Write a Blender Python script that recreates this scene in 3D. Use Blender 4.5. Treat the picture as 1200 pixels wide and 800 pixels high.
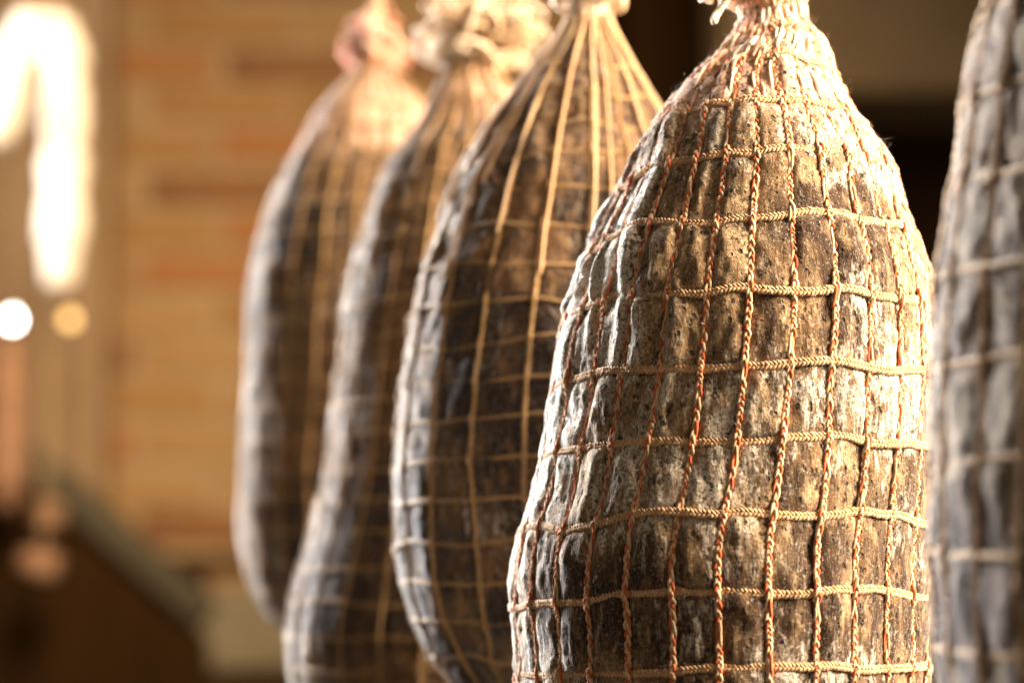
import bpy, math, random
import numpy as np
from mathutils import Vector

random.seed(7); RNG = np.random.default_rng(7)
for o in list(bpy.data.objects): bpy.data.objects.remove(o, do_unlink=True)
SC = bpy.context.scene
COL = SC.collection
PI = math.pi

# ------------------------------------------------------------------ camera
CAM_Z, PITCH, LENS = 1.60, math.radians(6.0), 85.0
F = LENS / 36.0 * 1200.0                       # focal length in photo pixels
cd = bpy.data.cameras.new('camera'); cam = bpy.data.objects.new('camera', cd); COL.objects.link(cam)
cam.location = (0, 0, CAM_Z); cam.rotation_euler = (PI / 2 + PITCH, 0, 0)
cd.lens = LENS; cd.sensor_width = 36; cd.sensor_fit = 'HORIZONTAL'
cd.clip_start = .02; cd.clip_end = 60
cd.dof.use_dof = True; cd.dof.focus_distance = .885; cd.dof.aperture_fstop = 5.0
SC.camera = cam
CP, SP = math.cos(PITCH), math.sin(PITCH)
def at(px, py, Y):
    """world point on the plane y = Y that the photo shows at (px, py)"""
    a, b = (px - 600) / F, (400 - py) / F
    dy = CP - b * SP; dz = SP + b * CP
    t = Y / dy
    return np.array((a * t, Y, CAM_Z + dz * t))

# ------------------------------------------------------------------ world, lamps, exposure
w = bpy.data.worlds.new('World'); SC.world = w; w.use_nodes = True
w.node_tree.nodes['Background'].inputs[0].default_value = (1.0, .72, .45, 1)
w.node_tree.nodes['Background'].inputs[1].default_value = .11
def area(name, loc, target, size, power, color, sy=None, spread=180):
    l = bpy.data.lights.new(name, 'AREA'); o = bpy.data.objects.new(name, l); COL.objects.link(o)
    l.energy = power; l.color = color; l.size = size
    l.spread = math.radians(spread)
    if sy: l.shape = 'RECTANGLE'; l.size_y = sy
    o.location = loc
    o.rotation_euler = (Vector(target) - Vector(loc)).to_track_quat('-Z', 'Y').to_euler()
    return o
area('key_lamp', (1.50, .64, 2.42), (.05, 1.0, 1.72), .85, 55, (1.0, .79, .57), None, 80)
area('window_light', (-1.42, 2.75, 2.25), (0, 1.1, 1.68), .8, 140, (.98, .98, 1.0), 1.3, 90)
area('front_fill', (-1.9, .25, 2.3), (.05, 1.0, 1.65), .8, 3.4, (1.0, .93, .82), 1.0)  # added soft fill from the front left, not a doorway
area('wall_fill', (-.25, 2.2, 2.45), (-.55, 4.0, 1.70), .35, 12, (1.0, .70, .41), None, 110)  # added unseen lamp that brightens the brick wall
sp = bpy.data.lights.new('sunbeam', 'SPOT'); so = bpy.data.objects.new('sunbeam', sp); COL.objects.link(so)
sp.energy = 650; sp.color = (1, .95, .86); sp.spot_size = math.radians(10.5); sp.spot_blend = .35; sp.shadow_soft_size = .05
so.location = (-2.55, 2.15, 2.5)
so.rotation_euler = (Vector(tuple(at(45, 165, 3.0))) - so.location).to_track_quat('-Z', 'Y').to_euler()
SC.view_settings.view_transform = 'Standard'; SC.view_settings.look = 'None'
SC.view_settings.exposure = 0; SC.view_settings.gamma = 1; SC.view_settings.use_curve_mapping = False

# ------------------------------------------------------------------ noise
def _h(ix, iy, iz, seed):
    n = (ix.astype(np.int64) * 374761393 + iy.astype(np.int64) * 668265263 + iz.astype(np.int64) * 2147483647 + seed * 974634777) & 0xffffffff
    n = ((n ^ (n >> 13)) * 1274126177) & 0xffffffff
    n = ((n ^ (n >> 16)) * 2246822519) & 0xffffffff
    return ((n ^ (n >> 15)) & 0xffffff) / float(0xffffff)
def vnoise(p, seed=0):
    """smooth value noise, 0..1; p is (..., 3)"""
    i = np.floor(p); f = p - i; f = f * f * f * (f * (f * 6 - 15) + 10)
    x, y, z = i[..., 0], i[..., 1], i[..., 2]; r = 0
    for dx in (0, 1):
        for dy in (0, 1):
            for dz in (0, 1):
                wgt = (f[..., 0] if dx else 1 - f[..., 0]) * (f[..., 1] if dy else 1 - f[..., 1]) * (f[..., 2] if dz else 1 - f[..., 2])
                r = r + wgt * _h(x + dx, y + dy, z + dz, seed)
    return r
def fbm(p, oct=4, seed=0):
    r = 0; a = .5; t = 0
    for k in range(oct):
        r = r + a * vnoise(p * 2 ** k + 17.3 * k, seed + k); t += a; a *= .5
    return r / t
def sstep(a, b, x):
    t = np.clip((x - a) / (b - a), 0, 1); return t * t * (3 - 2 * t)

# ------------------------------------------------------------------ mesh helpers
def mesh(name, V, Q, mats=(), midx=None, smooth=True, attrs=None):
    V = np.asarray(V, np.float32); Q = np.asarray(Q, np.int32); k = Q.shape[1]
    me = bpy.data.meshes.new(name)
    me.vertices.add(len(V)); me.vertices.foreach_set('co', V.ravel())
    me.loops.add(Q.size); me.loops.foreach_set('vertex_index', Q.ravel())
    me.polygons.add(len(Q)); me.polygons.foreach_set('loop_start', np.arange(len(Q), dtype=np.int32) * k)
    for m in mats: me.materials.append(m)
    if midx is not None: me.polygons.foreach_set('material_index', np.asarray(midx, np.int32))
    me.polygons.foreach_set('use_smooth', np.full(len(Q), smooth))
    for n, a in (attrs or {}).items():
        at_ = me.attributes.new(n, 'FLOAT', 'POINT'); at_.data.foreach_set('value', np.asarray(a, np.float32).ravel())
    me.update(calc_edges=True); me.validate()
    return me
def link(name, me, parent=None, loc=None):
    o = bpy.data.objects.new(name, me); COL.objects.link(o)
    if parent is not None: o.parent = parent
    if loc is not None: o.location = loc
    return o
def tag(o, label=None, cat=None, group=None, kind=None):
    for k, v in (('label', label), ('category', cat), ('group', group), ('kind', kind)):
        if v: o[k] = v
    return o
def empty(name, loc):
    o = bpy.data.objects.new(name, None); COL.objects.link(o); o.location = tuple(loc); o.empty_display_size = .05
    return o
def unit(v): return v / np.maximum(np.linalg.norm(v, axis=-1, keepdims=True), 1e-12)
def tangents(P, closed=False):
    if closed: return unit(np.roll(P, -1, 0) - np.roll(P, 1, 0))
    return unit(np.gradient(P, axis=0))
def tube(P, r, sides=6, ref=None, closed=False, cap=True):
    """quads of a tube along P; ref: reference normals"""
    n = len(P); T = tangents(P, closed)
    if ref is None:
        ref = np.empty_like(P); v = np.cross(T[0], (.31, .87, .39)); v /= np.linalg.norm(v)
        for i in range(n):
            v = v - T[i] * (v @ T[i]); v = v / max(np.linalg.norm(v), 1e-9); ref[i] = v
    Nn = unit(ref - T * (ref * T).sum(1, keepdims=True)); B = np.cross(T, Nn)
    a = np.arange(sides) * 2 * PI / sides
    r = np.broadcast_to(np.asarray(r, float), (n,))
    V = P[:, None] + r[:, None, None] * (np.cos(a)[None, :, None] * Nn[:, None] + np.sin(a)[None, :, None] * B[:, None])
    if cap and not closed:
        V[0] = P[0] + (V[0] - P[0]) * .25; V[-1] = P[-1] + (V[-1] - P[-1]) * .25
    i = np.arange(n if closed else n - 1)[:, None]; j = np.arange(sides)[None]
    i2 = (i + 1) % n; j2 = (j + 1) % sides
    Q = np.stack([i * sides + j, i2 * sides + j, i2 * sides + j2, i * sides + j2], -1).reshape(-1, 4)
    return V.reshape(-1, 3), Q
class Bag:
    def __init__(s): s.v = []; s.q = []; s.m = []; s.n = 0
    def add(s, VQ, mi=0):
        V, Q = VQ; s.v.append(V); s.q.append(Q + s.n); s.m.append(np.full(len(Q), mi)); s.n += len(V)
    def mesh(s, name, mats, smooth=True):
        return mesh(name, np.concatenate(s.v), np.concatenate(s.q), mats, np.concatenate(s.m), smooth)
def resample(P, step, closed=False, extra=()):
    if closed:
        P = np.concatenate([P, P[:1]]); extra = [np.concatenate([e, e[:1]]) for e in extra]
    d = np.concatenate([[0], np.cumsum(np.linalg.norm(np.diff(P, axis=0), axis=1))])
    n = max(4, int(d[-1] / step)); s = np.linspace(0, d[-1], n + 1)
    if closed: s = s[:-1]
    out = [np.stack([np.interp(s, d, A[:, k]) for k in range(A.shape[1])], 1) for A in (P, *extra)]
    return (*out, s)
def catmull(P, per):
    P = np.asarray(P, float); n = len(P)
    E = np.concatenate([2 * P[:1] - P[1:2], P, 2 * P[-1:] - P[-2:-1]])
    out = []
    for i in range(n - 1):
        t = np.linspace(0, 1, per, endpoint=False)[:, None]; a, b, c, d = E[i:i + 4]
        out.append(.5 * ((2 * b) + (c - a) * t + (2 * a - 5 * b + 4 * c - d) * t ** 2 + (3 * b - a - 3 * c + d) * t ** 3))
    return np.concatenate(out + [P[-1:]])
def smooth1(P, k, closed=False):
    for _ in range(k):
        if closed: P = .25 * np.roll(P, 1, 0) + .5 * P + .25 * np.roll(P, -1, 0)
        else: P = np.concatenate([P[:1], .25 * P[:-2] + .5 * P[1:-1] + .25 * P[2:], P[-1:]])
    return P
def box(c, s, rz=0):
    c = np.asarray(c, float); h = np.asarray(s, float) / 2
    V = np.array([(x, y, z) for x in (-1, 1) for y in (-1, 1) for z in (-1, 1)], float) * h
    if rz:
        R = np.array([[math.cos(rz), -math.sin(rz), 0], [math.sin(rz), math.cos(rz), 0], [0, 0, 1]]); V = V @ R.T
    Q = np.array([(0, 1, 3, 2), (4, 6, 7, 5), (0, 4, 5, 1), (2, 3, 7, 6), (0, 2, 6, 4), (1, 5, 7, 3)])
    return V + c, Q
def bevel(o, wd, seg=2):
    m = o.modifiers.new('bevel', 'BEVEL'); m.width = wd; m.segments = seg; return o

# ------------------------------------------------------------------ materials
class NT:
    def __init__(s, name):
        s.m = bpy.data.materials.new(name); s.m.use_nodes = True; s.t = s.m.node_tree; s.n = s.t.nodes
        s.b = s.n['Principled BSDF']
    def L(s, a, b): s.t.links.new(a, b)
    def node(s, typ, **kw):
        nd = s.n.new(typ)
        for k, v in kw.items():
            if hasattr(nd, k): setattr(nd, k, v)
            else: nd.inputs[k].default_value = v
        return nd
    def coord(s, scale=(1, 1, 1)):
        tc = s.node('ShaderNodeTexCoord'); mp = s.node('ShaderNodeMapping'); mp.inputs['Scale'].default_value = scale
        s.L(tc.outputs['Object'], mp.inputs[0]); return mp.outputs[0]
    def noise(s, vec, scale, detail=4, rough=.55, dist=0):
        nd = s.node('ShaderNodeTexNoise'); nd.inputs['Scale'].default_value = scale; nd.inputs['Detail'].default_value = detail
        nd.inputs['Roughness'].default_value = rough; nd.inputs['Distortion'].default_value = dist; s.L(vec, nd.inputs['Vector']); return nd.outputs['Fac']
    def ramp(s, fac, a, b):
        nd = s.node('ShaderNodeMapRange'); nd.interpolation_type = 'SMOOTHSTEP'; s.L(fac, nd.inputs[0])
        nd.inputs[1].default_value = a; nd.inputs[2].default_value = b; return nd.outputs[0]
    def val(s, v):
        nd = s.node('ShaderNodeValue'); nd.outputs[0].default_value = v; return nd.outputs[0]
    def math(s, op, a, b=None):
        nd = s.node('ShaderNodeMath'); nd.operation = op
        for k, x in enumerate((a, b)):
            if x is None: continue
            if isinstance(x, (int, float)): nd.inputs[k].default_value = x
            else: s.L(x, nd.inputs[k])
        return nd.outputs[0]
    def mix(s, fac, a, b):
        nd = s.node('ShaderNodeMix'); nd.data_type = 'RGBA'
        for x, i in ((fac, 0), (a, 6), (b, 7)):
            if isinstance(x, tuple): nd.inputs[i].default_value = (*x, 1)
            elif isinstance(x, (int, float)): nd.inputs[i].default_value = x
            else: s.L(x, nd.inputs[i])
        return nd.outputs[2]
    def attr(s, n):
        nd = s.node('ShaderNodeAttribute'); nd.attribute_name = n; return nd.outputs['Fac']
    def bump(s, h, strength, dist, prev=None):
        nd = s.node('ShaderNodeBump'); nd.inputs['Strength'].default_value = strength; nd.inputs['Distance'].default_value = dist
        s.L(h, nd.inputs['Height'])
        if prev is not None: s.L(prev, nd.inputs['Normal'])
        return nd.outputs[0]
    def done(s, color, rough=.8, normal=None, sheen=0, spec=.3):
        if isinstance(color, tuple): s.b.inputs['Base Color'].default_value = (*color, 1)
        else: s.L(color, s.b.inputs['Base Color'])
        if isinstance(rough, (int, float)): s.b.inputs['Roughness'].default_value = rough
        else: s.L(rough, s.b.inputs['Roughness'])
        s.b.inputs['Specular IOR Level'].default_value = spec
        if normal is not None: s.L(normal, s.b.inputs['Normal'])
        if sheen:
            s.b.inputs['Sheen Weight'].default_value = sheen; s.b.inputs['Sheen Roughness'].default_value = .4
        return s.m

def casing_material(name, ochre, brown, dark, mould_and_light, sheen=.25):
    s = NT(name)
    v = s.coord(); vs = s.coord((1, 1, .32))
    n1 = s.noise(v, 42, 5, .6); n2 = s.noise(vs, 150, 6, .68, .4); n3 = s.noise(vs, 420, 5, .7, .6)
    n4 = s.noise(v, 900, 3, .7); n5 = s.noise(s.coord((1, 1, .6)), 260, 4, .6, .8)
    c = s.mix(s.ramp(n1, .38, .62), ochre, brown)
    c = s.mix(s.math('MULTIPLY', s.ramp(n2, .47, .66), .75), c, tuple(x * .45 for x in brown))          # ruddy mottling
    c = s.mix(s.math('MULTIPLY', s.ramp(n3, .5, .66), .6), c, tuple(min(1, x * 1.9) for x in ochre))    # pale flecks
    c = s.mix(s.math('MULTIPLY', s.attr('meat'), s.ramp(n2, .30, .55)), c, dark)                        # bare dark meat
    md = s.math('ADD', s.attr('mould_and_light'), s.math('MULTIPLY', s.math('SUBTRACT', n2, .5), 1.9))
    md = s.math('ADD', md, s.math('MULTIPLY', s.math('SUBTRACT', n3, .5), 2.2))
    mc = s.mix(s.ramp(n4, .35, .65), mould_and_light, tuple(x * y for x, y in zip(mould_and_light, (.62, .56, .48))))
    c = s.mix(s.math('MULTIPLY', s.ramp(md, .32, .86), .9), c, mc)                                  # mould bloom plus painted rim and key light
    c = s.mix(s.attr('fat'), c, s.mix(n2, (.64, .33, .22), (.74, .54, .40)))
    vor = s.node('ShaderNodeTexVoronoi'); vor.inputs['Scale'].default_value = 380
    s.L(s.coord((1, 1, .75)), vor.inputs['Vector'])
    pit = s.math('MULTIPLY', s.math('SUBTRACT', 1.0, s.ramp(vor.outputs['Distance'], .22, .40)), s.ramp(n5, .47, .57))
    c = s.mix(s.math('MULTIPLY', pit, .8), c, tuple(x * .35 for x in dark))
    c = s.mix(s.math('MULTIPLY', s.ramp(n5, .575, .67), .8), c, tuple(x * .6 for x in dark))
    c = s.mix(s.math('MULTIPLY', s.ramp(n4, .54, .62), .7), c, tuple(x * .5 for x in brown))
    c = s.mix(s.math('MULTIPLY', s.ramp(n4, .44, .34), .22), c, tuple(min(1, x * 1.5) for x in mould_and_light))
    h = s.math('ADD', s.math('MULTIPLY', n3, .6), s.math('MULTIPLY', n4, .35))
    h = s.math('SUBTRACT', h, s.math('MULTIPLY', pit, .8))
    nr = s.bump(h, .9, .0017); nr = s.bump(n2, .6, .0018, nr)
    return s.done(c, s.ramp(n3, -.7, .7), nr, sheen, .25)
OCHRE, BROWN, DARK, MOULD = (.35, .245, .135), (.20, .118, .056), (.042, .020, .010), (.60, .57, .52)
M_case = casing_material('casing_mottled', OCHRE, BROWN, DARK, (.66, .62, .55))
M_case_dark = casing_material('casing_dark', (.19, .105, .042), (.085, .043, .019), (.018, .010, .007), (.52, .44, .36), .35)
M_case_grey = casing_material('casing_grey', (.27, .21, .15), (.14, .10, .075), (.03, .02, .018), (.34, .295, .245), .06)
def yarn(name, c1, c2, sheen=.35, scale=900):
    s = NT(name); v = s.coord(); n = s.noise(v, scale, 3, .6); n2 = s.noise(v, 60, 3)
    c = s.mix(s.ramp(n, .3, .7), c1, c2); c = s.mix(s.math('MULTIPLY', s.ramp(n2, .5, .75), .5), c, tuple(x * .55 for x in c1))
    return s.done(c, .85, s.bump(n, .5, .0004), sheen, .2)
M_red = yarn('red_yarn', (.50, .095, .030), (.66, .19, .075))
M_cream = yarn('cream_yarn', (.56, .37, .20), (.74, .56, .36))
M_peach = yarn('peach_yarn', (.62, .36, .20), (.74, .51, .33))
M_tan = yarn('tan_braid', (.50, .30, .15), (.68, .46, .27))
M_pinkish = yarn('pink_yarn', (.66, .24, .14), (.78, .44, .30))
M_white = yarn('white_yarn', (.72, .58, .42), (.84, .74, .60))
M_olive = yarn('ochre_net', (.27, .155, .055), (.36, .22, .085))
M_tan_dim = yarn('brown_net', (.30, .18, .08), (.40, .26, .13))
M_rope = yarn('rope', (.50, .34, .17), (.64, .48, .28), .2, 400)
s = NT('fibre'); M_fibre = s.done((.85, .74, .62), .7, None, .3, .2)

# ------------------------------------------------------------------ setting: back wall of brick, dark doorway side
def plain(name, c1, c2, scale=6, bump=.004, rough=.85, stretch=(1, 1, 1), spec=.3):
    s = NT(name); v = s.coord(stretch); n = s.noise(v, scale, 6, .6); n2 = s.noise(v, scale * 9, 4, .65)
    c = s.mix(s.ramp(n, .3, .7), c1, c2); c = s.mix(s.math('MULTIPLY', s.ramp(n2, .5, .75), .35), c, tuple(x * .5 for x in c1))
    return s.done(c, rough, s.bump(n2, .6, bump), 0, spec)
M_mortar = plain('mortar', (.42, .31, .18), (.52, .40, .25))
M_bricks = [plain('brick_tan', (.44, .275, .125), (.50, .34, .17), 14), plain('brick_ochre', (.40, .225, .09), (.46, .28, .12), 14),
            plain('brick_orange', (.44, .20, .08), (.48, .24, .10), 14), plain('brick_dark', (.25, .12, .055), (.36, .19, .09), 14)]
M_plaster = plain('pier_plaster', (.36, .25, .15), (.46, .33, .21), 5)
M_lintel = plain('lintel_plaster', (.24, .18, .105), (.29, .22, .135), 4)
M_wood_dark = plain('dark_wood', (.03, .016, .007), (.055, .028, .012), 9, .003, .8, (1, 1, .15), .05)
M_wood_brown = plain('brown_wood', (.022, .010, .003), (.034, .016, .005), 9, .003, .8, (1, 1, .15), .04)
M_wood_grey = plain('grey_wood', (.04, .034, .02), (.06, .052, .032), 8, .003, .75, (.2, 1, 1))
M_crate = plain('pale_box', (.20, .175, .12), (.26, .23, .165), 7)
M_floor = plain('stone_floor', (.10, .075, .05), (.16, .12, .08), 3)
M_beam = plain('beam_wood', (.10, .06, .03), (.16, .10, .05), 8, .003, .75, (1, .15, 1))

fl = link('floor', mesh('floor', *box((0, 2.2, -.05), (7, 5.6, .1)), (M_floor,), smooth=False)); tag(fl, kind='structure')
WY = 4.0; WX0, WX1 = -1.75, .12
wl = link('wall_back', mesh('wall_back', *box(((WX0 + WX1) / 2, WY + .10, 1.5), (WX1 - WX0, .26, 3.0)), (M_mortar,), smooth=False))
tag(wl, kind='structure')
def brick_mesh(L, H, k):
    V, Q = box((0, 0, 0), (L, .10, H)); me = mesh('brick', V, Q, (M_bricks[k],), smooth=False); return me
BH, BL, PH, PL = .054, .232, .070, .250
BM = [brick_mesh(BL, BH, k) for k in range(4)]; HM = [brick_mesh(BL * .48, BH, k) for k in range(4)]
r = random.Random(3); zc0 = 1.22
for i in range(24):
    z = zc0 + i * PH; x = WX0 + .02 + (PL / 2 if i % 2 else 0)
    first = i % 2 == 1
    if first:
        k = r.choice((0, 0, 1, 2)); o = link('brick', HM[k], wl, (WX0 + .065, WY + .012, z))
    while x + BL < WX1 + .01:
        k = r.choices((0, 1, 2, 3), (4, 4, 4, 2))[0]
        o = link('brick', BM[k], wl, (x + BL / 2 + r.uniform(-.005, .005), WY + .012 + r.uniform(-.005, .006), z + r.uniform(-.003, .003)))
        o.rotation_euler = (r.uniform(-.02, .02), r.uniform(-.012, .012), r.uniform(-.02, .02))
        x += PL
# projecting pier on the left
e = at(126, 300, 3.86)[0]
pr = link('wall_pier', mesh('wall_pier', *box(((e - 1.75) / 2, 3.91, 1.5), (e + 1.75, .10, 3.0)), (M_plaster,), smooth=False)); tag(pr, kind='structure'); bevel(pr, .02)
# timber door side at right of the brick wall
dw = link('wall_right', mesh('wall_right', *box((1.5, WY + .42, 1.5), (3.2, .12, 3.0)), (M_wood_dark,), smooth=False)); tag(dw, kind='structure')
zl = at(1000, 108, 3.6)[2]
ln = link('lintel', mesh('lintel', *box((.62, 3.75, zl + .30), (.60, .30, .60)), (M_lintel,), smooth=False)); tag(ln, kind='structure'); bevel(ln, .015)
pc = at(764, 60, 3.6)[0]
po = link('timber_post', mesh('timber_post', *box((pc, 3.7, 1.5), (.07, .10, 3.0)), (M_wood_brown,), smooth=False)); bevel(po, .008)
tag(po, 'narrow brown timber post standing beside the pale lintel', 'post')

# stair side: sloping grey stringer with dark boards below
st = empty('stair_side', (at(150, 640, 3.2)[0], 3.2, 0)); L0 = np.array(st.location)
a_, b_ = at(-60, 455, 3.2), at(245, 722, 3.2)
d = b_ - a_; ln_ = np.linalg.norm(d); ang = math.atan2(d[2], d[0])
V, Q = box((0, 0, 0), (ln_, .06, .042)); me = mesh('handrail', V, Q, (M_wood_grey,), smooth=False)
o = bevel(link('handrail', me, st), .008); o.location = tuple((a_ + b_) / 2 - L0); o.rotation_euler = (0, -ang, 0)
nb = 8
for k in range(nb):
    xa = a_[0] + (b_[0] - a_[0]) * (k + .012) / nb; xb = a_[0] + (b_[0] - a_[0]) * (k + .988) / nb
    za = a_[2] + d[2] * (k + .012) / nb - .03; zb = a_[2] + d[2] * (k + .988) / nb - .03
    V = np.array([(x, 3.2 + y, z) for x, zt in ((xa, za), (xb, zb)) for y in (-.012, .012) for z in (0, zt)]) - L0
    link('board', mesh('board', V, box((0, 0, 0), (1, 1, 1))[1], (M_wood_brown,), smooth=False), st)
tag(st, 'sloping grey handrail above dark upright boards below the brick wall', 'stair side')
# shelf with pale box
sh = empty('low_shelf', (at(300, 700, 3.6)[0], 3.6, 0)); L0 = np.array(sh.location)
xs0, xs1 = at(212, 700, 3.6)[0], at(212, 700, 3.6)[0] + .75; zs = at(300, 786, 3.6)[2]; zt = at(300, 652, 3.6)[2]
link('side_panel', mesh('side_panel', *box(np.array((xs0 - .006, 3.65, zt / 2)) - L0, (.032, .34, zt)), (M_wood_dark,), smooth=False), sh)
link('side_panel', mesh('side_panel', *box(np.array((xs1, 3.65, zt / 2)) - L0, (.032, .34, zt)), (M_wood_dark,), smooth=False), sh)
link('shelf_board', mesh('shelf_board', *box(np.array(((xs0 + xs1) / 2, 3.65, zs - .02)) - L0, (xs1 - xs0 - .04, .33, .03)), (M_wood_dark,), smooth=False), sh)
link('shelf_board', mesh('shelf_board', *box(np.array(((xs0 + xs1) / 2, 3.65, zt - .012)) - L0, (xs1 - xs0 - .04, .33, .024)), (M_wood_dark,), smooth=False), sh)
tag(sh, 'dark wooden shelf rack holding a pale box against the brick wall', 'shelf')
bx = link('storage_box', mesh('storage_box', *box((0, 0, 0), (.26, .24, zt - zs - .045)), (M_crate,), smooth=False), None, (xs0 + .16, 3.62, zs - .005 + (zt - zs - .045) / 2 + .002))
bevel(bx, .02, 3); tag(bx, 'pale beige box with rounded corners on the dark shelf', 'box')

# hanging beam above the hams (above the picture)
bm = empty('ceiling_beam', (0, 1.1, 2.19))
link('timber', mesh('timber', *box((0, 0, 0), (.09, 1.7, .10)), (M_beam,), smooth=False), bm)
bm.rotation_euler = (0, 0, math.atan2(.25, .64)); bm.location = (.052, 1.1, 2.19); tag(bm, kind='structure')

# ------------------------------------------------------------------ hams
def ham(name, Y, prof, rings, N, m, sub, mat, seed, phase=0., lod=0, amp=.0024, tilt=0., sag=0., arch0=0.,
        vmats=None, rmat=None, vr=.00122, rr=.00155, mould_bias=0., fat_y=None, left_fold=0., fold_y=(0, 0), meat_bias=0., step=.0008, lump=.0035, ring_cut=.65, left_light_paint=.6, right_light_paint=0.):
    prof = np.array(prof, float)
    pts = np.array([at(c, y, Y) for y, c, _ in prof]); Z = pts[:, 2]; X = pts[:, 0]
    dep = Y * CP + (Z - CAM_Z) * SP
    R = prof[:, 2] * dep / F
    ctrl = np.stack([X, Z, R], 1); dense = catmull(ctrl, 24); dense[:, 2] = np.maximum(dense[:, 2], .0004)
    yd = np.interp(dense[:, 1], Z[::-1], prof[::-1, 0])
    dd = np.concatenate([[0], np.cumsum(np.hypot(np.diff(dense[:, 1]), np.diff(dense[:, 2])))])
    if isinstance(rings, (int, float)):
        k = max(4, int(round(dd[-1] / rings))); rs = np.linspace(0, dd[-1], k + 1)
    else:
        rs = np.interp(rings, yd, dd); rs = np.concatenate([[0], rs, [dd[-1]]])
    nr = len(rs) - 1
    vv = np.linspace(0, nr, nr * sub + 1); ss = np.interp(vv, np.arange(nr + 1), rs)
    cx, cz, cr = [np.interp(ss, dd, dense[:, k]) for k in range(3)]
    ncol = N * m; uu = np.arange(ncol) / m
    U, Vv = np.meshgrid(uu, vv)                                     # rows = v
    base = np.array((X.mean(), Y, Z.min()))
    face = math.atan2(-Y, -X.mean())                                # direction towards the camera
    env = sstep(0, 2.0, Vv) * (1 - sstep(nr - 2.0, nr, Vv))
    q = np.stack([np.cos(U / N * 2 * PI) * 1.3, np.sin(U / N * 2 * PI) * 1.3, Vv * .33], -1)
    th = (U + (fbm(q * 1.6, 2, seed) - .5) * .09 * env) / N * 2 * PI + phase
    qc = np.stack([np.round(U / 1.0) * 3.7, Vv * .55, 0 * U], -1)
    th = th + (vnoise(np.stack([U * 1.0, Vv * .6, 0 * U + 3], -1), seed + 5) - .5) * .06 * env * 2 * PI / N * (np.abs(((U + N / 2) % N) - N / 2) < N / 2 - 1)
    A = th                                                           # angle from the camera side, + to the right
    dz = (fbm(q * np.array((2.2, 2.2, 2.4)), 2, seed + 9) - .5) * .007 * env - sag * (1 - np.cos(A - arch0)) * env + tilt * np.sin(A) * env
    ang = face + A
    lum = 1 + ((fbm(np.stack([np.cos(ang) * 1.1, np.sin(ang) * 1.1, ss[:, None] * 9 + 0 * U], -1) , 3, seed + 20) - .5) * 2 * lump / np.maximum(cr, .01)[:, None]) * env
    Rr = cr[:, None] * lum
    P = np.stack([cx[:, None] + np.cos(ang) * Rr, Y + np.sin(ang) * Rr, cz[:, None] + dz], -1)
    def normals(P):
        du = np.roll(P, -1, 1) - np.roll(P, 1, 1); dv = np.gradient(P, axis=0); n = unit(np.cross(dv, du))
        out = np.stack([np.cos(ang), np.sin(ang), 0 * ang], -1)
        s_ = np.sign((n * out).sum(-1, keepdims=True)); s_[s_ == 0] = 1
        return n * s_
    Nn = normals(P)
    tu = np.abs(U - np.round(U)) * 2; tv = np.abs(Vv - np.round(Vv)) * 2
    pil = (1 - np.exp(-tu * 4.5)) * (1 - ring_cut * np.exp(-tv * 8))
    cell = _h(np.floor(U), np.floor(Vv), 0 * U, seed + 31)
    yy = np.interp(P[..., 2], Z[::-1], prof[::-1, 0])
    Aw = (A + PI) % (2 * PI) - PI
    lf = left_fold * sstep(-.05, -.45, Aw) * sstep(-2.9, -2.0, Aw) * sstep(fold_y[0] - 45, fold_y[0] + 110, yy) * (1 - .72 * sstep(fold_y[1] - 60, fold_y[1] + 60, yy))
    h = amp * pil * (.55 + .9 * cell) * (1 + .35 * lf)
    # vertical folds of the casing
    fq = np.stack([Aw * 9.5 + .6 * np.sin(Vv * 1.7), Vv * .42, 0 * U], -1)
    fold = np.tanh((fbm(fq, 2, seed + 40) - .5) * 6)
    h = h + lf * .0019 * np.clip(fold, -.6, 1) * (1 - np.exp(-tv * 8) * .35)
    fp = P * np.array((1, 1, .45))
    h = h + (fbm(P * 55, 4, seed + 50) - .5) * .0034 * env + (fbm(fp * 260, 4, seed + 60) - .5) * .0026 * (.35 + .65 * env) * (.3 + .7 * sstep(0, .35, np.minimum(tu, tv)))
    root = empty(name, base)
    VB = (P + Nn * h[..., None]) - base
    mould_and_light = .30 + mould_bias + (fbm(P * 30, 3, seed + 70) - .5) * 1.5 + right_light_paint * sstep(.25, .9, Aw) * sstep(700, 450, yy) + .55 * lf * np.clip(fold, 0, 1) + left_light_paint * sstep(-.8, -1.35, Aw) * sstep(-3.2, -2.4, Aw)  # mould patches, plus left rim light and right key light painted as paleness
    meat = sstep(.50, .66, fbm(P * np.array((26, 26, 20)), 3, seed + 80) + meat_bias + .10 * sstep(480, 700, yy) - .25 * sstep(330, 150, yy))
    fat = 0 * yy
    if fat_y: fat = 1 - sstep(fat_y - 22, fat_y + 14, yy + (fbm(P * 90, 2, seed + 3) - .5) * 40)
    nrow = len(vv); i = np.arange(nrow - 1)[:, None]; j = np.arange(ncol)[None]; j2 = (j + 1) % ncol
    Qd = np.stack([i * ncol + j, i * ncol + j2, (i + 1) * ncol + j2, (i + 1) * ncol + j], -1).reshape(-1, 4)[:, ::-1]
    link('casing', mesh('casing', VB.reshape(-1, 3), Qd, (mat,), attrs=dict(mould_and_light=mould_and_light, meat=meat, fat=fat)), root)
    # upright cords, each a twist of three strands
    vmats = vmats or (M_red, M_cream)
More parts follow.
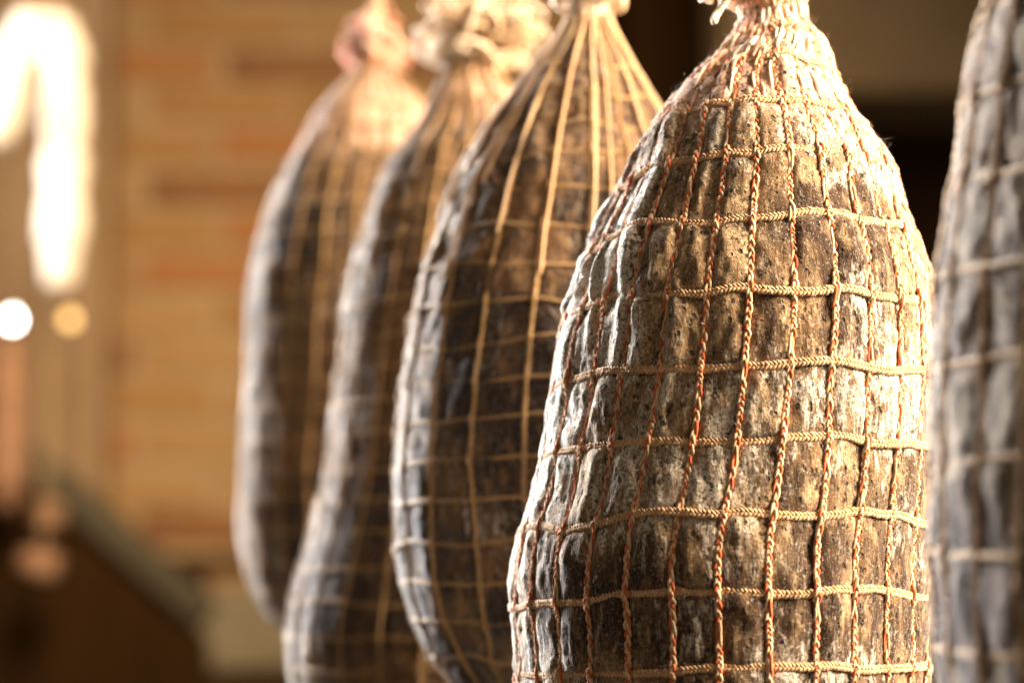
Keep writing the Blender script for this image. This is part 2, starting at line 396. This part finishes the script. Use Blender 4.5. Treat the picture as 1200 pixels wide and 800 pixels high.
    for k in range(N):
        c = k * m
        Pk, Nk = P[:, c] - base, Nn[:, c]
        last = nrow - max(2, sub // 2)
        lift = .0007 + .0014 * np.exp(-((vv - np.round(vv)) / .10) ** 2) * (vv > .5)
        lift = lift + np.clip(h[:, c], 0, .002) + (vnoise(np.stack([vv * .9, 0 * vv + k * 7.1, 0 * vv], -1), seed + 90) - .55) * .0012
        path = smooth1(Pk + Nk * lift[:, None], 2)[:last]
        pth, nn, s_ = resample(path, step, False, (Nk[:last],))
        T = tangents(pth); nn = unit(nn - T * (nn * T).sum(1, keepdims=True)); B = np.cross(T, nn)
        bag = Bag(); ph0 = k * 1.3
        if lod == 0:
            tw = s_ / .0098 * 2 * PI + ph0 + 5.5 * (vnoise(np.stack([s_ * 95, 0 * s_ + k, 0 * s_], -1), seed + 91) - .5)
            for q_, mi in ((0, 0), (1, 1), (2, 2)):          # a loose plait
                fr = 1 + .5 * (fbm(np.stack([s_ * 420, 0 * s_ + k + q_ * 9, 0 * s_ + 4], -1), 2, seed + 92) - .5)
                a2 = tw + q_ * 2 * PI / 3
                jx = (vnoise(np.stack([s_ * 300, 0 * s_ + k, 0 * s_ + q_], -1), seed + 93) - .5) * .0006
                sp_ = pth + (vr * .40 * np.sin(2 * a2))[:, None] * nn + (vr * .66 * np.sin(a2) + jx)[:, None] * B
                bag.add(tube(sp_, vr * .50 * fr, 5, nn), mi)
        else:
            for q_, mi in ((0, 0), (1, 1)):
                a2 = s_ / .008 * 2 * PI + ph0 + q_ * PI
                sp_ = pth + vr * .5 * (np.cos(a2)[:, None] * nn + np.sin(a2)[:, None] * B)
                bag.add(tube(sp_, vr * .66, 4, nn), mi)
        link('upright_cord', bag.mesh('upright_cord', (*vmats, vmats[-1])[:3]), root)
    # ring cords: a core carrying two rows of slanted stitches
    rmat = rmat or M_tan
    for k in range(1, nr):
        rw = k * sub
        if cr[rw] < .012: continue
        hh = smooth1(h[rw][:, None], 10, True)[:, 0]
        lift = .0006 + np.clip(hh, -.001, .003) * .6 + (vnoise(np.stack([U[rw] * .5, 0 * U[rw] + k * 3.3, 0 * U[rw]], -1), seed + 95) - .5) * .0022
        path = smooth1(P[rw] - base + Nn[rw] * lift[:, None], 3, True)
        bag = Bag()
        if lod == 0:
            pth, nn, s_ = resample(path, .00150, True, (Nn[rw],))
            T = tangents(pth, True); nn = unit(nn - T * (nn * T).sum(1, keepdims=True)); B = np.cross(T, nn)
            bag.add(tube(pth, rr * .62, 6, nn, True), 0)
            # stitches: little tilted spindles, 5 around x 4 along
            tt = np.array((-1, -.55, .0, .55, 1)); rad = np.array((.12, .8, 1, .8, .12)); aa = np.arange(5) * 2 * PI / 5
            jit = RNG.uniform(.68, 1.22, (2, len(pth)))
            for row, sg in ((0, 1), (1, -1)):
                ctr = pth + B * (sg * rr * .50) + nn * rr * .42 + T * (.0005 * row)
                ax = unit(T * .62 + B * sg * .55 * (-1) + nn * .18); s1 = unit(np.cross(ax, nn)); s2 = np.cross(s1, ax)
                ln1 = .00145 * jit[row][:, None, None, None]; rd1 = .00068 * jit[1 - row][:, None, None, None]
                Vs = ctr[:, None, None] + ax[:, None, None] * tt[None, :, None, None] * ln1 + rad[None, :, None, None] * rd1 * (
                    np.cos(aa)[None, None, :, None] * s1[:, None, None] + np.sin(aa)[None, None, :, None] * s2[:, None, None])
                i_ = np.arange(4)[:, None]; j_ = np.arange(5)[None]; j2_ = (j_ + 1) % 5
                q1 = np.stack([i_ * 5 + j_, (i_ + 1) * 5 + j_, (i_ + 1) * 5 + j2_, i_ * 5 + j2_], -1).reshape(-1, 4)
                Qs = (q1[None] + (np.arange(len(pth)) * 25)[:, None, None]).reshape(-1, 4)
                bag.add((Vs.reshape(-1, 3), Qs), 0)
        else:
            pth, nn, s_ = resample(path, .004, True, (Nn[rw],)); bag.add(tube(pth, rr * .8, 5, nn, True), 0)
        link('ring_cord', bag.mesh('ring_cord', (rmat,)), root)
    return dict(root=root, base=base, P=P, N=Nn, A=Aw, top=np.array((cx[0], Y, cz[0])), r0=cr[0], yy=yy, seed=seed, U=U, m=m, Ncord=N)

def twist_rope(root, base, path, r, pitch, mats, name='hanging_rope', strands=3, step=.002, sides=6):
    pth, s_ = resample(catmull(np.asarray(path, float) - base, 14), step)[:2]
    T = tangents(pth); v = np.cross(T[0], (.3, .8, .5)); ref = np.empty_like(pth)
    for i in range(len(pth)):
        v = v - T[i] * (v @ T[i]); v = v / np.linalg.norm(v); ref[i] = v
    B = np.cross(T, ref); bag = Bag()
    for k in range(strands):
        a = s_ / pitch * 2 * PI + k * 2 * PI / strands
        bag.add(tube(pth + r * .52 * (np.cos(a)[:, None] * ref + np.sin(a)[:, None] * B), r * .6, sides, ref), k % len(mats))
    return link(name, bag.mesh(name, mats), root)
def tie(H, z_off, rad, mats, turns=3.5, r=.0017, wob=.002):
    """cord wound round the gathered neck"""
    t = np.linspace(0, turns * 2 * PI, int(turns * 28)); c = H['top'] + (0, 0, z_off)
    p = np.stack([c[0] + rad * np.cos(t), c[1] + rad * np.sin(t), c[2] + t / (2 * PI) * r * 1.6 + wob * np.sin(t * .9 + 1)], 1) - H['base']
    bag = Bag(); ref = np.stack([np.cos(t), np.sin(t), 0 * t], 1); pth, ref, s_ = resample(p, .0008, False, (ref,))
    B = np.cross(tangents(pth), ref)
    for k in range(2):
        a = s_ / .005 * 2 * PI + k * PI
        bag.add(tube(pth + r * .5 * (np.cos(a)[:, None] * ref + np.sin(a)[:, None] * B), r * .65, 6, ref), k)
    link('neck_tie', bag.mesh('neck_tie', mats), H['root'])
def ruffle(H, centre, axes, n, r, mats, seed, root_at, name='net_ruffle', pts=7, weights=None):
    """gathered net end: loops of yarn springing from the tie"""
    rg = np.random.default_rng(seed); bag = Bag(); C = np.asarray(centre, float); Rt = np.asarray(root_at, float); ax = np.asarray(axes, float)
    for k in range(n):
        d = unit(rg.normal(size=3)); tip = C + d * ax * rg.uniform(.55, 1.05)
        side = unit(np.cross(tip - Rt, rg.normal(size=3))) * ax.mean() * rg.uniform(.15, .45)
        p = [Rt + rg.normal(size=3) * .003, Rt * .55 + tip * .45 + side + rg.normal(size=3) * .003, tip + side * .6, tip + unit(tip - C) * .004, tip - side * .7,
             Rt * .5 + tip * .5 - side * 1.1 + rg.normal(size=3) * .004, Rt + rg.normal(size=3) * .003]
        pth = resample(catmull(p, 8), .0022)[0] - H['base']
        pth = pth + (fbm(pth * 220 + k, 2, seed) - .5)[:, None] * rg.normal(size=3) * .006
        mi = rg.choice(len(mats), p=weights)
        bag.add(tube(pth, r * rg.uniform(.75, 1.2), 5), mi)
    o = link(name, bag.mesh(name, mats), H['root']); o['kind'] = 'stuff'
    return o
def fuzz(H, n, ylo, yhi, length, rad, seed, onlyfront=True):
    """loose fibres standing off the yarn"""
    rg = np.random.default_rng(seed); yy = H['yy']; A = H['A']; nr_, nc = yy.shape
    cols = np.arange(0, nc, H['m']); bag = Bag(); cand = [(i, c) for c in cols for i in range(2, nr_ - 2) if ylo < yy[i, c] < yhi]
    for k in range(n):
        i, c = cand[rg.integers(len(cand))]; i2 = min(nr_ - 1, i + 1)
        p0 = H['P'][i, c] * (t := rg.random()) + H['P'][i2, c] * (1 - t); nn = H['N'][i, c]
        L = length * rg.uniform(.3, 1.0) ** 1.5; d = unit(nn * rg.uniform(.3, 1) + rg.normal(size=3) * .7); b = rg.normal(size=3) * 1.3; b2 = rg.normal(size=3) * .25; w0 = rg.uniform(3, 7)
        tt = np.linspace(0, 1, 8)[:, None]; p = p0 + nn * .001 + d * tt * L + b * tt ** 2 * L + b2 * np.sin(tt * w0) * L - H['base']
        bag.add(tube(p, np.linspace(1, .5, 8) * rad, 3), 0)
    o = link('loose_fibres', bag.mesh('loose_fibres', (M_fibre,)), H['root']); o['kind'] = 'stuff'

BEAM_Z = 2.14
# the sharp ham
main_prof = [(4, 905, 31), (30, 905, 36), (57, 905, 60), (100, 888, 92), (150, 886, 126), (200, 888, 154), (265, 884, 179), (350, 881, 209), (450, 874, 221),
             (560, 862, 231), (650, 847, 239), (740, 848, 235), (820, 850, 229), (900, 860, 200), (960, 860, 145), (1000, 860, 75), (1012, 860, 4)]
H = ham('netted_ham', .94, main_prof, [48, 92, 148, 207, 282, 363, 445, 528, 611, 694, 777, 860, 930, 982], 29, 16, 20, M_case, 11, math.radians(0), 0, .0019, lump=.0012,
        tilt=.0025, sag=.0042, arch0=-.15, vmats=(M_red, M_cream, M_peach), fat_y=158, left_fold=1.0, fold_y=(150, 470), mould_bias=-.05, right_light_paint=.3, meat_bias=.035)
tag(H['root'], 'large mottled ham in sharp red and cream twisted cords with tan rings', 'ham', 'netted hams hanging in a row')
t0 = H['top']
tie(H, -.002, .0125, (M_cream, M_pinkish), 4.0)
# white gathered strands laid over the neck
bag = Bag(); rg = np.random.default_rng(5); Pm, Nm = H['P'], H['N']
for k in range(110):
    c = int(rg.integers(Pm.shape[1])); e_ = int(20 * rg.uniform(1.6, 3.6)); drift = rg.uniform(-10, 10)
    idx = np.arange(0, e_); cc = (c + np.round(drift * idx / e_)).astype(int) % Pm.shape[1]
    p = Pm[idx, cc] + Nm[idx, cc] * (.0012 + .0012 * np.sin(idx * .3 + k))[:, None] - H['base']
    p, nn, s_ = resample(smooth1(p, 4), .0011, False, (Nm[idx, cc],))
    p = p + (fbm(p * 300 + k, 2, 3) - .5)[:, None] * nn * .002
    bag.add(tube(p, rg.uniform(.0004, .0009), 5, nn), int(rg.choice(3, p=(.40, .44, .16))))
o = link('gathered_net', bag.mesh('gathered_net', (M_white, M_pinkish, M_cream)), H['root']); o['kind'] = 'stuff'
ruffle(H, t0 + (-.016, -.004, .010), (.016, .014, .009), 46, .0010, (M_white, M_pinkish, M_cream), 4, t0 + (0, 0, .006), weights=(.45, .35, .2))
twist_rope(H['root'], H['base'], [t0 + (-.004, -.012, .004), t0 + (-.016, -.016, .001), at(842, 14, .925), at(836, 27, .92)], .0014, .006, (M_white, M_cream), 'tie_end', 3, .0008)
twist_rope(H['root'], H['base'], [t0 + (0, 0, -.004), t0 + (.001, 0, .03), (t0[0] + .002, .94, BEAM_Z)], .0034, .016, (M_rope,))
fuzz(H, 3200, 0, 190, .0023, .000035, 8); fuzz(H, 1200, 175, 1000, .0016, .00004, 9)

# ham behind it
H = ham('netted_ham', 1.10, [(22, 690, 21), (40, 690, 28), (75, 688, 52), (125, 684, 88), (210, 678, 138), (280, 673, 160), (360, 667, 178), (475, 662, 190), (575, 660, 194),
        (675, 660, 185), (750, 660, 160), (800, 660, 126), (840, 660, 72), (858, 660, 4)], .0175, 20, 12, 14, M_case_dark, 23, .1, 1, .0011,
        vmats=(M_olive, M_tan_dim), rmat=M_olive, vr=.0011, rr=.0011, left_fold=.4, fold_y=(120, 420), mould_bias=-.34, left_light_paint=.5, meat_bias=.06, step=.0012, lump=.003)
tag(H['root'], 'dark ham in a fine ochre net, bare stretched strands at its neck', 'ham', 'netted hams hanging in a row')
t0 = H['top']; tie(H, 0, .0095, (M_cream, M_white), 4, .0018)
ruffle(H, t0 + (0, 0, .020), (.024, .02, .010), 50, .0011, (M_white, M_cream), 6, t0 + (0, 0, .005))
bag = Bag(); Pm, Nm = H['P'], H['N']; rg = np.random.default_rng(15)
for k in range(24):                                   # loose stretched strands fanning from the neck
    c = int((k + rg.uniform(-.4, .4)) / 24 * Pm.shape[1]) % Pm.shape[1]; e_ = int(14 * rg.uniform(5.0, 8.5)); idx = np.arange(0, e_)
    p = Pm[idx, c] + Nm[idx, c] * .0022 - H['base']; p, nn, s_ = resample(smooth1(p, 12), .002, False, (Nm[idx, c],)); bag.add(tube(p, .00095 * rg.uniform(.6, 1.2), 5, nn), k % 2)
link('stretched_strands', bag.mesh('stretched_strands', (M_cream, M_tan)), H['root'])['kind'] = 'stuff'
twist_rope(H['root'], H['base'], [t0 + (0, 0, -.004), t0 + (.001, 0, .03), (t0[0], 1.10, BEAM_Z)], .0034, .016, (M_rope,))
fuzz(H, 300, 0, 800, .004, .00006, 10)

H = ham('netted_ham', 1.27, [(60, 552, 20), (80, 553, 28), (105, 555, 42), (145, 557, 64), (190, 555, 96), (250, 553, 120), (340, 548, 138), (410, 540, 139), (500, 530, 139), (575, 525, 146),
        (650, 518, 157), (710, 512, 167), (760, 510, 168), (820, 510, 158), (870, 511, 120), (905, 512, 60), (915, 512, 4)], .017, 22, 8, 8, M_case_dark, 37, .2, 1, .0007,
        vmats=(M_olive, M_tan_dim), rmat=M_olive, vr=.0010, rr=.0010, mould_bias=-.42, left_light_paint=.6, fat_y=150, step=.0025, lump=.003)
tag(H['root'], 'pear-shaped dark ham with a big fluffy cream ruffle at its neck', 'ham', 'netted hams hanging in a row')
t0 = H['top']; tie(H, 0, .0105, (M_tan, M_cream), 4, .002)
ruffle(H, t0 + (.006, -.002, .012), (.034, .026, .021), 130, .0013, (M_white, M_cream), 7, t0 + (0, 0, .004), weights=(.6, .4))
twist_rope(H['root'], H['base'], [t0 + (0, 0, -.004), t0 + (.001, 0, .03), (t0[0], 1.27, BEAM_Z)], .0034, .016, (M_rope,))

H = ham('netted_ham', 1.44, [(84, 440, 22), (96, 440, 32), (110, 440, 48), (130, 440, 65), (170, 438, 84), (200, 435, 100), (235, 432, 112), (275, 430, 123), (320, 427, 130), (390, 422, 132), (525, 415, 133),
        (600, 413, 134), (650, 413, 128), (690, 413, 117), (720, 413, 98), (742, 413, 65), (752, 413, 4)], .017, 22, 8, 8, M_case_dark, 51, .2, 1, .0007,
        vmats=(M_olive, M_tan_dim), rmat=M_olive, vr=.0010, rr=.0010, mould_bias=-.38, left_light_paint=.6, fat_y=190, step=.0025, lump=.003)
tag(H['root'], 'slim brown ham with a pink gathered neck, farthest from the sharp ham', 'ham', 'netted hams hanging in a row')
t0 = H['top']; tie(H, 0, .0125, (M_pinkish, M_cream), 4, .002)
ruffle(H, t0 + (.001, -.002, .016), (.018, .016, .020), 80, .0013, (M_pinkish, M_white), 9, t0 + (0, 0, .003), weights=(.6, .4))
twist_rope(H['root'], H['base'], [t0 + (0, 0, -.004), t0 + (.001, 0, .03), (t0[0], 1.44, BEAM_Z)], .0034, .016, (M_rope,))

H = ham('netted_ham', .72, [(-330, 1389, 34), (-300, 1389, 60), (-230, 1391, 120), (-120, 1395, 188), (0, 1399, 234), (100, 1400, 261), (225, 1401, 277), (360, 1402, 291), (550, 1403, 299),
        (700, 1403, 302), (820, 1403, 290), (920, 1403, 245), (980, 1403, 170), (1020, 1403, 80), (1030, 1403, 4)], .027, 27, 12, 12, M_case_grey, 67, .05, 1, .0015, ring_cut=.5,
        vmats=(M_tan_dim, M_tan), rmat=M_olive, vr=.0013, rr=.0013, left_fold=.15, fold_y=(-200, 900), mould_bias=-.2, left_light_paint=.05, step=.0015)
tag(H['root'], 'pale grey mouldy ham hanging beside the sharp ham, on its unlit side', 'ham', 'netted hams hanging in a row')
t0 = H['top']; tie(H, 0, .011, (M_tan, M_cream), 4, .002)
ruffle(H, t0 + (0, 0, .02), (.02, .02, .014), 40, .0012, (M_white, M_cream), 12, t0 + (0, 0, .004))
twist_rope(H['root'], H['base'], [t0 + (0, 0, -.004), t0 + (0, 0, .02), (t0[0] - .02, .72, BEAM_Z)], .0034, .016, (M_rope,))

# ------------------------------------------------------------------ sausages and bulbs by the pier
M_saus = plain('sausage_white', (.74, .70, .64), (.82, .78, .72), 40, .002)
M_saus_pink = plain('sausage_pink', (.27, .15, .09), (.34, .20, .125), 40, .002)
def sausage(pxs, Y, rad, mat, label, group=None):
    P = catmull([at(x, y, Y + k) for x, y, k in pxs], 10); P, s_ = resample(P, .006)[:2]
    t = s_ / s_[-1]; r_ = rad * np.sqrt(np.clip(1 - np.abs(2 * t - 1) ** 7, .01, 1)) * (1 + .75 * (fbm(np.stack([s_ * 45, 0 * s_ + rad * 999, 0 * s_], -1), 2, 3) - .5))
    r_[0] *= .4; r_[-1] *= .4
    root = empty('sausage', P[len(P) - 1])
    b = Bag(); b.add(tube(P - P[-1], r_, 14)); link('casing', b.mesh('casing', (mat,)), root)
    q = np.stack([P[0], P[0] + (0, 0, .03), np.array((P[0][0], P[0][1], 2.62))]); b = Bag(); b.add(tube(q - P[-1], .0015, 5)); link('string', b.mesh('string', (M_rope,)), root)
    tag(root, label, 'sausage', group)
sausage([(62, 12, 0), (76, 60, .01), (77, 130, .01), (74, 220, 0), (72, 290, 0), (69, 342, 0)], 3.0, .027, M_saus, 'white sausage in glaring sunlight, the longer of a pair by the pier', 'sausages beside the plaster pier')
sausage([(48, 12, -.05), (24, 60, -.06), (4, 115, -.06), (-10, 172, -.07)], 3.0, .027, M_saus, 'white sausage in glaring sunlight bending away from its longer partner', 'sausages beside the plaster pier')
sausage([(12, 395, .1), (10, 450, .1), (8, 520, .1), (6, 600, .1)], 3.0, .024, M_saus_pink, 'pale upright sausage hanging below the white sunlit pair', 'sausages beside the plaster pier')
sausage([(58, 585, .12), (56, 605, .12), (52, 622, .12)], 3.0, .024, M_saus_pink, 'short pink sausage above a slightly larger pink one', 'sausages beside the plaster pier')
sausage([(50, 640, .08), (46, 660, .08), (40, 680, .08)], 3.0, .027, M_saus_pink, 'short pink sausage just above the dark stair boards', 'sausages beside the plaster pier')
s = NT('bulb_glow'); s.b.inputs['Base Color'].default_value = (1, .6, .25, 1); s.b.inputs['Emission Color'].default_value = (1, .62, .22, 1); s.b.inputs['Emission Strength'].default_value = 3.2; M_glow = s.m
s = NT('bulb_white'); s.b.inputs['Base Color'].default_value = (1, 1, 1, 1); s.b.inputs['Emission Color'].default_value = (1, .95, .85, 1); s.b.inputs['Emission Strength'].default_value = 25; M_glow2 = s.m
s = NT('bulb_socket'); M_sock = s.done((.03, .03, .03), .5)
def bulb(px, py, Y, r0, mat, label):
    p = at(px, py, Y); root = empty('light_bulb', p)
    z = np.array((-1, -.9, -.6, -.2, .2, .6, 1.0, 1.3)) * r0; rr = np.array((.05, .45, .82, 1, .98, .78, .5, .42)) * r0
    b = Bag(); b.add(tube(np.stack([0 * z, 0 * z, z], 1), rr, 16, cap=False)); link('glass', b.mesh('glass', (mat,)), root)
    b = Bag(); z2 = np.array((1.25, 1.3, 2.2, 2.3)) * r0; b.add(tube(np.stack([0 * z2, 0 * z2, z2], 1), np.array((.4, .5, .5, .2)) * r0, 12, cap=False)); link('socket', b.mesh('socket', (M_sock,)), root)
    b = Bag(); z3 = np.array((2.2 * r0, .3, 2.62 - p[2])); b.add(tube(np.stack([0 * z3, 0 * z3, z3], 1), .0015, 5)); link('cable', b.mesh('cable', (M_sock,)), root)
    tag(root, label, 'bulb', 'small bulbs beside the pier')
bulb(82, 375, 3.2, .0085, M_glow, 'small glowing orange bulb hanging below the white sausage')
bulb(14, 375, 3.2, .0085, M_glow2, 'small glowing white bulb hanging above the pale upright sausage')
